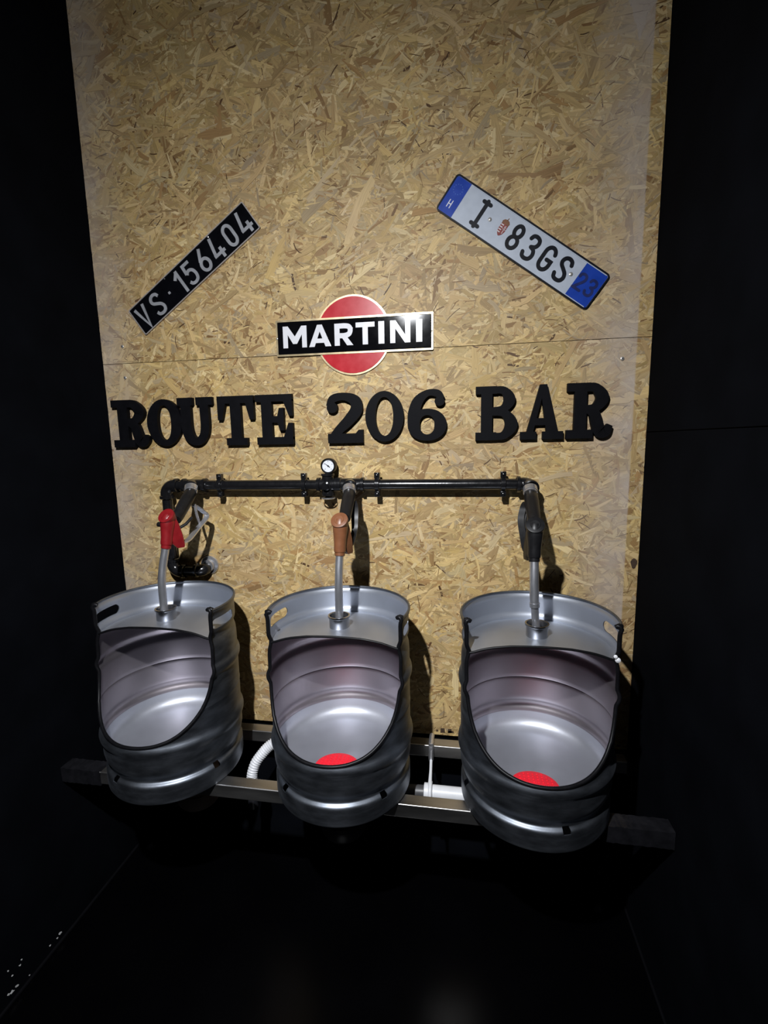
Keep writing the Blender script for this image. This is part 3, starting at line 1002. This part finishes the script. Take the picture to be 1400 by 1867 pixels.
def din(ch):
    """plate characters, height 1, centre lines only: list of (path, closed); second value is the width"""
    if ch == 'V': return [([(.07, .98), (.31, .03), (.55, .98)], 0)], .62
    if ch == 'S': return [(cr([(.53, .76), (.46, .88), (.30, .925), (.15, .87), (.085, .74), (.14, .62), (.30, .52), (.46, .41), (.525, .26), (.46, .12), (.30, .075), (.13, .12), (.06, .25)], 5), 0)], .6
    if ch == '1': return [([(.06, .70), (.30, .93)], 0), ([(.30, 1), (.30, 0)], 0)], .38
    if ch == '5': return [([(.52, .925), (.14, .925), (.115, .55)], 0), (cr([(.115, .52), (.20, .60), (.33, .62), (.47, .53), (.525, .34), (.47, .15), (.30, .075), (.14, .11), (.06, .22)], 5), 0)], .6
    if ch == '6': return [([(.40, 1), (.13, .52)], 0), (arc(.30, .32, .22, .245, 0, 360, 22)[:-1], 1)], .6
    if ch == '4': return [([(.25, 1), (.07, .25)], 0), ([(.0, .25), (.62, .25)], 0), ([(.44, .46), (.44, 0)], 0)], .64
    if ch == '0': return [(arc(.29, .68, .205, .245, 0, 180, 12) + arc(.29, .32, .205, .245, 180, 360, 12), 1)], .58
    if ch == '8': return [(arc(.29, .715, .185, .21, 0, 360, 20)[:-1], 1), (arc(.29, .29, .215, .215, 0, 360, 20)[:-1], 1)], .58
    if ch == '3': return [(cr([(.07, .78), (.13, .89), (.28, .925), (.44, .87), (.49, .73), (.42, .59), (.26, .52)], 5), 0), (cr([(.26, .52), (.44, .46), (.515, .29), (.45, .13), (.28, .075), (.12, .12), (.06, .24)], 5), 0)], .58
    if ch == 'G': return [(arc(.30, .69, .225, .235, 12, 180, 12) + arc(.30, .31, .225, .235, 180, 360, 12) + [(.525, .46), (.31, .46)], 0)], .6
    if ch == 'I': return [([(.16, 0), (.16, 1)], 0), ([(0, .93), (.32, .93)], 0), ([(0, .07), (.32, .07)], 0)], .32
    if ch == '2': return [(cr([(.07, .72), (.11, .86), (.28, .925), (.44, .87), (.50, .71), (.43, .54), (.23, .29), (.08, .09)], 5), 0), ([(.03, .075), (.54, .075)], 0)], .58
    if ch == 'H': return [([(.08, 0), (.08, 1)], 0), ([(.52, 0), (.52, 1)], 0), ([(.08, .5), (.52, .5)], 0)], .6
    return [], .3


def plate_char(ch, cx, cz, h, xs, w, y0, y1, m_, par, name='character', rnd=True):
    strokes, wd = din(ch)
    mb = MB()
    for k_, (path, cl) in enumerate(strokes):
        y1 -= .00004
        mb.ribbon([(cx + (p[0] - wd / 2) * h * xs, cz + (p[1] - .5) * h) for p in path], w, y0, y1, bool(cl))
        if not cl and rnd:
            for e in (path[0], path[-1]):
                mb.prism([(cx + (e[0] - wd / 2) * h * xs + w / 2 * math.cos(a), cz + (e[1] - .5) * h + w / 2 * math.sin(a)) for a in np.linspace(0, 2 * math.pi, 13)[:-1]], y0, y1 + .0001)
    return mb.build(name, M[m_], par)


def rrect(w, h, r, n=5, cx=0, cz=0):
    out = []
    for sx_, sz_, a0 in ((1, 1, 0), (-1, 1, 90), (-1, -1, 180), (1, -1, 270)):
        for i in range(n + 1):
            a = math.radians(a0 + 90 * i / n)
            out.append((cx + sx_ * (w / 2 - r) + r * math.cos(a), cz + sz_ * (h / 2 - r) + r * math.sin(a)))
    return out


# black plate, silver characters
PW, PH = .5116, .0972
pl = empty('number_plate', (-.5376, -.0025, .6556), -.6122)
tag(pl, 'black number plate with silver characters, tilted upwards, upper left of the board', 'number plate', 'number plates')
MB().prism(rrect(PW, PH, .004), .0003, -.0022).build('plate_sheet', M['plate_black'], pl)
MB().ribbon(rrect(PW - .003, PH - .003, .004), .0032, .0, -.0042, True).build('raised_rim', M['plate_edge'], pl)
SC_ = dict(y0=-.0020, y1=-.0045)
for ch, x in (('V', -.2200), ('S', -.1580), ('1', -.0560), ('5', -.0085), ('6', .0500), ('4', .1080), ('0', .1650), ('4', .2235)):
    plate_char(ch, x, -.002, .076, .92, .0100, -.0020, -.0046, 'plate_silver', pl, rnd=False)
MB().prism(rrect(.008, .008, .001, cx=-.1037, cz=-.0015), -.002, -.0042).build('separator_dot', M['plate_silver'], pl)
MB().lathe([(.003, 0), (.003, .001), (.001, .002)], (.1054, -.0022, .0425), (0, -1, 0), 10).build('rivet', M['screw'], pl)
MB().lathe([(.0018, 0), (.0018, .001), (.001, .002)], (-.09, -.0022, .0425), (0, -1, 0), 10).build('rivet', M['screw'], pl)

# white plate with blue ends
PW, PH = .520, .110
pl = empty('number_plate', (.4754, -.0025, .6583), .6261)
tag(pl, 'white number plate with blue ends and black characters, upper right of the board', 'number plate', 'number plates')
MB().prism(rrect(PW, PH, .010), .0003, -.0022).build('plate_sheet', M['plate_white'], pl)
MB().ribbon(rrect(PW - .004, PH - .004, .009), .0042, .0, -.0046, True).build('raised_rim', M['plate_digit'], pl)
MB().ribbon([(-.20, PH / 2 - .006), (.25, PH / 2 - .006)], .0022, -.002, -.0036).ribbon([(-.20, -PH / 2 + .006), (.25, -PH / 2 + .006)], .0022, -.002, -.0036).build('rim_inner', M['plate_white'], pl)


def band(x0, x1, left):
    q = rrect(PW - .009, PH - .009, .007)
    q = [(min(max(p[0], x0), x1), p[1]) for p in q]
    return MB().prism(q, -.0021, -.0028)


bl_ = band(-.30, -.2085, True).build('blue_band', M['plate_blue'], pl)
for i in range(12):
    a = math.radians(30 * i)
    cx, cz = -.2338 + .0135 * math.cos(a), .0200 + .0135 * math.sin(a)
    MB().prism([(cx + (.0022 if k % 2 == 0 else .0009) * math.sin(k * math.pi / 5), cz + (.0022 if k % 2 == 0 else .0009) * math.cos(k * math.pi / 5)) for k in range(10)], -.0027, -.0031).build('star', M['star'], bl_)
plate_char('H', -.2326, -.0221, .0205, 1.0, .0026, -.0027, -.0032, 'sign_white', bl_, 'country_letter')
br_ = band(.1855, .30, False).build('blue_band', M['plate_blue'], pl)
for ch, x in (('2', .2005), ('3', .2345)):
    plate_char(ch, x, 0, .050, .90, .0075, -.0027, -.0036, 'plate_navy', br_, 'year_digit')
for ch, x in (('I', -.1412), ('8', -.0222), ('3', .0315), ('G', .0860), ('S', .1400)):
    plate_char(ch, x, .0006, .074, .86 if ch != 'I' else .95, .0105, -.0021, -.0040, 'plate_digit', pl)
for x in (-.1108, .1665):
    MB().lathe([(.0055, 0), (.0055, .0012), (.002, .003), (.0005, .0032)], (x, -.0022, .0018), (0, -1, 0), 14).build('rivet', M['screw'], pl)
em = empty('emblem', (0, 0, 0))
em.parent = pl
ex, ez = -.0668, .0
MB().prism([(ex - .0105, ez + .013), (ex + .0105, ez + .013), (ex + .0108, ez - .004), (ex + .008, ez - .013), (ex + .003, ez - .019), (ex, ez - .0205), (ex - .003, ez - .019), (ex - .008, ez - .013), (ex - .0108, ez - .004)],
           -.0021, -.0030).build('shield', M['emblem_red'], em)
for i in range(4):
    z = ez + .0095 - i * .0068
    MB().ribbon([(ex - .0098, z), (ex - .001, z)], .0030, -.003, -.0034).build('stripe', M['emblem_white'], em)
MB().ribbon([(ex + .0055, ez + .011), (ex + .0055, ez - .012)], .0016, -.003, -.0034).ribbon([(ex + .002, ez + .006), (ex + .009, ez + .006)], .0016, -.003, -.0034).ribbon([(ex + .001, ez + .0005), (ex + .010, ez + .0005)], .0016, -.003, -.0034).build('double_cross', M['emblem_white'], em)
MB().prism([(ex - .0105, ez + .013), (ex - .0115, ez + .019), (ex - .007, ez + .0245), (ex, ez + .0262), (ex + .007, ez + .0245), (ex + .0115, ez + .019), (ex + .0105, ez + .013)], -.0021, -.0034).ribbon([(ex, ez + .025), (ex + .0012, ez + .0315)], .0018, -.0021, -.0034).build('crown', M['emblem_brown'], em)

# enamel sign
sg = empty('enamel_sign', (-.0205, -.0025, .4318), -.0045 * -1)
tag(sg, 'red disc enamel sign with a black bar reading MARTINI in white', 'sign')
RD = .1185


def circ(r, n=72, cx=.0, cz=0.0):
    return [(cx + r * math.cos(2 * math.pi * i / n), cz + r * math.sin(2 * math.pi * i / n)) for i in range(n)]


BWD, BHT = .4925, .1085
MB().prism(circ(RD), .0003, -.0035).build('disc_rim', M['sign_gold'], sg)
MB().prism(circ(RD - .0055), -.0020, -.0050).build('red_disc', M['sign_red'], sg)
MB().prism(rrect(BWD, BHT, .003), .0002, -.0068).build('bar_rim', M['sign_gold'], sg)
bar = bevel(MB().prism(rrect(BWD - .011, BHT - .011, .002), -.004, -.0088).build('black_bar', M['sign_black'], sg), .0042, 5)
for x in (-.2425, .2425):
    MB().lathe([(.003, 0), (.003, .001), (.001, .002)], (x, -.0068, 0), (0, -1, 0), 10).build('rivet', M['screw'], sg)
SW = .27


def bold(ch):
    if ch == 'M': return [[(0, 0), (.24, 0), (.24, .60), (.24, 1), (0, 1)], [(.96, 0), (1.2, 0), (1.2, 1), (.96, 1)], [(.0, 1), (.26, 1), (.60, .52), (.60, .18), (.50, .18)], [(1.2, 1), (.94, 1), (.60, .52), (.60, .18), (.70, .18)]], 1.2
    if ch == 'A': return [[(0, 0), (.27, 0), (.66, 1), (.42, 1)], [(1.08, 0), (.81, 0), (.42, 1), (.66, 1)], [(.25, .17), (.83, .17), (.76, .37), (.32, .37)]], 1.08
    if ch == 'T': return [[(0, .78), (.92, .78), (.92, 1), (0, 1)], [(.33, 0), (.59, 0), (.59, .8), (.33, .8)]], .92
    if ch == 'I': return [[(0, 0), (.25, 0), (.25, 1), (0, 1)]], .25
    if ch == 'N': return [[(0, 0), (.24, 0), (.24, 1), (0, 1)], [(.72, 0), (.96, 0), (.96, 1), (.72, 1)], [(0, 1), (.26, 1), (.96, 0), (.70, 0)]], .96
    if ch == 'R': return [[(0, 0), (.25, 0), (.25, 1), (0, 1)], [(.34, .38), (.58, .42), (.90, 0), (.60, 0)]], .92


def place(poly, x0, x1, z0, z1, wd):
    return [(x0 + p[0] / wd * (x1 - x0), z0 + p[1] * (z1 - z0)) for p in poly]


gx0 = sg.location.x
for ch, a, b_ in (('M', -.2425, -.1655), ('A', -.1585, -.0885), ('R', -.0765, -.0165), ('T', -.0095, .0490), ('I', .0605, .0785), ('N', .0965, .1575), ('I', .1750, .1930)):
    polys, wd = bold(ch)
    mb = MB()
    x0, x1, z0, z1 = a - gx0, b_ - gx0, -.0305, .0345
    for k, p in enumerate(polys):
        mb.prism(place(p, x0, x1, z0, z1, wd), -.0080, -.0106 - .00003 * k)
    if ch == 'R':
        bp_ = cr([(.2, .885), (.50, .885), (.70, .84), (.765, .69), (.70, .52), (.50, .45), (.2, .45)], 5)
        mb.ribbon([(x0 + p[0] / wd * (x1 - x0), z0 + p[1] * (z1 - z0)) for p in bp_], .0150, -.0080, -.0107)
    mb.build('letter', M['sign_white'], bar)


# ------------------------------------------------------------------ cut-out letters ROUTE 206 BAR
def slab(ch):
    """(prisms, ribbons) in a unit box: ribbons are (path, widths, closed)"""
    B = lambda a, b, c, d: [(a, c), (b, c), (b, d), (a, d)]
    if ch == 'R':
        return [B(.16, .43, .0, 1), B(0, .58, 0, .16), B(0, .5, .85, 1)], [
            (cr([(.38, .915, .17), (.60, .905, .19), (.76, .73, .26), (.62, .555, .19), (.38, .525, .17)], 6), 0),
            (cr([(.46, .52, .15), (.60, .44, .22), (.66, .28, .24), (.73, .12, .24), (.86, .115, .20), (.94, .24, .12)], 6), 0)]
    if ch in 'O0':
        t = .15 if ch == 'O' else .14
        s = .29 if ch == 'O' else .25
        n = 48
        out = []
        for i in range(n):
            a = 2 * math.pi * i / n
            w = t + (s - t) * math.cos(a) ** 2
            out.append((.5 + (.5 - s / 2) * math.cos(a), .5 + (.5 - t / 2) * math.sin(a), w))
        return [], [(out, 1)]
    if ch == 'U':
        return [B(0, .44, .84, 1), B(.54, 1, .84, 1)], [(cr([(.235, 1, .27), (.235, .70, .27), (.235, .40, .27), (.29, .21, .26), (.40, .115, .22), (.50, .09, .19), (.60, .115, .20), (.71, .21, .22), (.765, .40, .23), (.765, .7, .23), (.765, 1, .23)], 5), 0)]
    if ch == 'T':
        return [B(.35, .64, 0, 1), B(0, 1, .85, 1), [(0, .9), (0, .52), (.12, .52), (.24, .9)], [(1, .9), (1, .52), (.88, .52), (.76, .9)], B(.21, .79, 0, .15)], []
    if ch == 'E':
        return [B(.15, .44, 0, 1), B(0, 1, .86, 1), B(0, 1, 0, .15), [(1, .9), (1, .57), (.90, .57), (.74, .9)], [(1, .1), (1, .43), (.88, .43), (.72, .1)], B(.4, .64, .44, .57), [(.64, .28), (.76, .28), (.76, .73), (.64, .73), (.58, .56), (.58, .45)]], []
    if ch == '2':
        return [[(.03, 0), (1, 0), (1, .26), (.88, .26), (.80, .19), (.03, .19)], [(.17 + .15 * math.cos(a), .70 + .105 * math.sin(a)) for a in np.linspace(0, 6.283, 17)[:-1]]], [
            (cr([(.09, .72, .16), (.20, .87, .19), (.50, .91, .18), (.78, .83, .26), (.83, .65, .29), (.62, .45, .26), (.36, .27, .22), (.16, .10, .20)], 6), 0)]
    if ch == '6':
        n = 40
        out = []
        for i in range(n):
            a = 2 * math.pi * i / n
            w = .15 + .14 * math.cos(a) ** 2
            out.append((.5 + (.5 - .145) * math.cos(a), .32 + (.32 - .075) * math.sin(a), w))
        return [[(.83 + .13 * math.cos(a), .76 + .09 * math.sin(a)) for a in np.linspace(0, 6.283, 17)[:-1]]], [(out, 1), (cr([(.90, .80, .14), (.78, .905, .17), (.52, .92, .15), (.27, .78, .24), (.155, .55, .28), (.145, .32, .29)], 6), 0)]
    if ch == 'B':
        return [B(.13, .40, 0, 1), B(0, .5, .86, 1), B(0, .5, 0, .15)], [
            (cr([(.38, .925, .15), (.66, .915, .17), (.80, .75, .26), (.66, .585, .17), (.38, .55, .14)], 6), 0),
            (cr([(.38, .52, .14), (.68, .50, .18), (.855, .29, .28), (.68, .09, .18), (.38, .075, .15)], 6), 0)]
    if ch == 'A':
        return [[(.12, .06), (.28, .06), (.56, 1), (.44, 1)], [(.62, .06), (.90, .06), (.60, 1), (.44, 1)], B(.27, .68, .26, .39), B(0, .38, 0, .145), B(.52, 1, 0, .145)], []


LET = [('R', -.8654, -.7288, 'black slab-serif letter R that starts the word ROUTE'), ('O', -.7338, -.6093, 'black slab-serif letter O in the word ROUTE'), ('U', -.6207, -.4960, 'black slab-serif letter U in the word ROUTE'),
       ('T', -.4780, -.3525, 'black slab-serif letter T in the word ROUTE'), ('E', -.3453, -.2221, 'black slab-serif letter E that ends the word ROUTE'),
       ('2', -.1111, .0065, 'black digit 2 that starts the number 206'), ('0', .0161, .1330, 'black digit 0 in the middle of the number 206'), ('6', .1483, .2637, 'black digit 6 that ends the number 206'),
       ('B', .3515, .4735, 'black slab-serif letter B that starts the word BAR'), ('A', .482, .6035, 'black slab-serif letter A in the middle of the word BAR'), ('R', .6116, .7385, 'black slab-serif letter R that ends the word BAR')]
for ch, x0, x1, lab in LET:
    z0, z1 = .1045, .2625
    W_, H_ = x1 - x0, z1 - z0
    pr, rb = slab(ch)
    mb = MB()
    q = 0
    for p in pr:
        mb.prism([(a * W_, b_ * H_) for a, b_ in p], 0, -.016 - q)
        q += .00002
    for path, cl in rb:
        mb.ribbon([(p[0] * W_, p[1] * H_) for p in path], [p[2] * (W_ * .6 + H_ * .4) * 0.97 for p in path], 0, -.016 - q, bool(cl))
        q += .00002
    o = mb.build('cut_out_letter', M['letter_black'], None, loc=(x0, -.002, z0))
    tag(o, lab, 'letter' if ch.isalpha() else 'digit', 'cut-out sign characters')
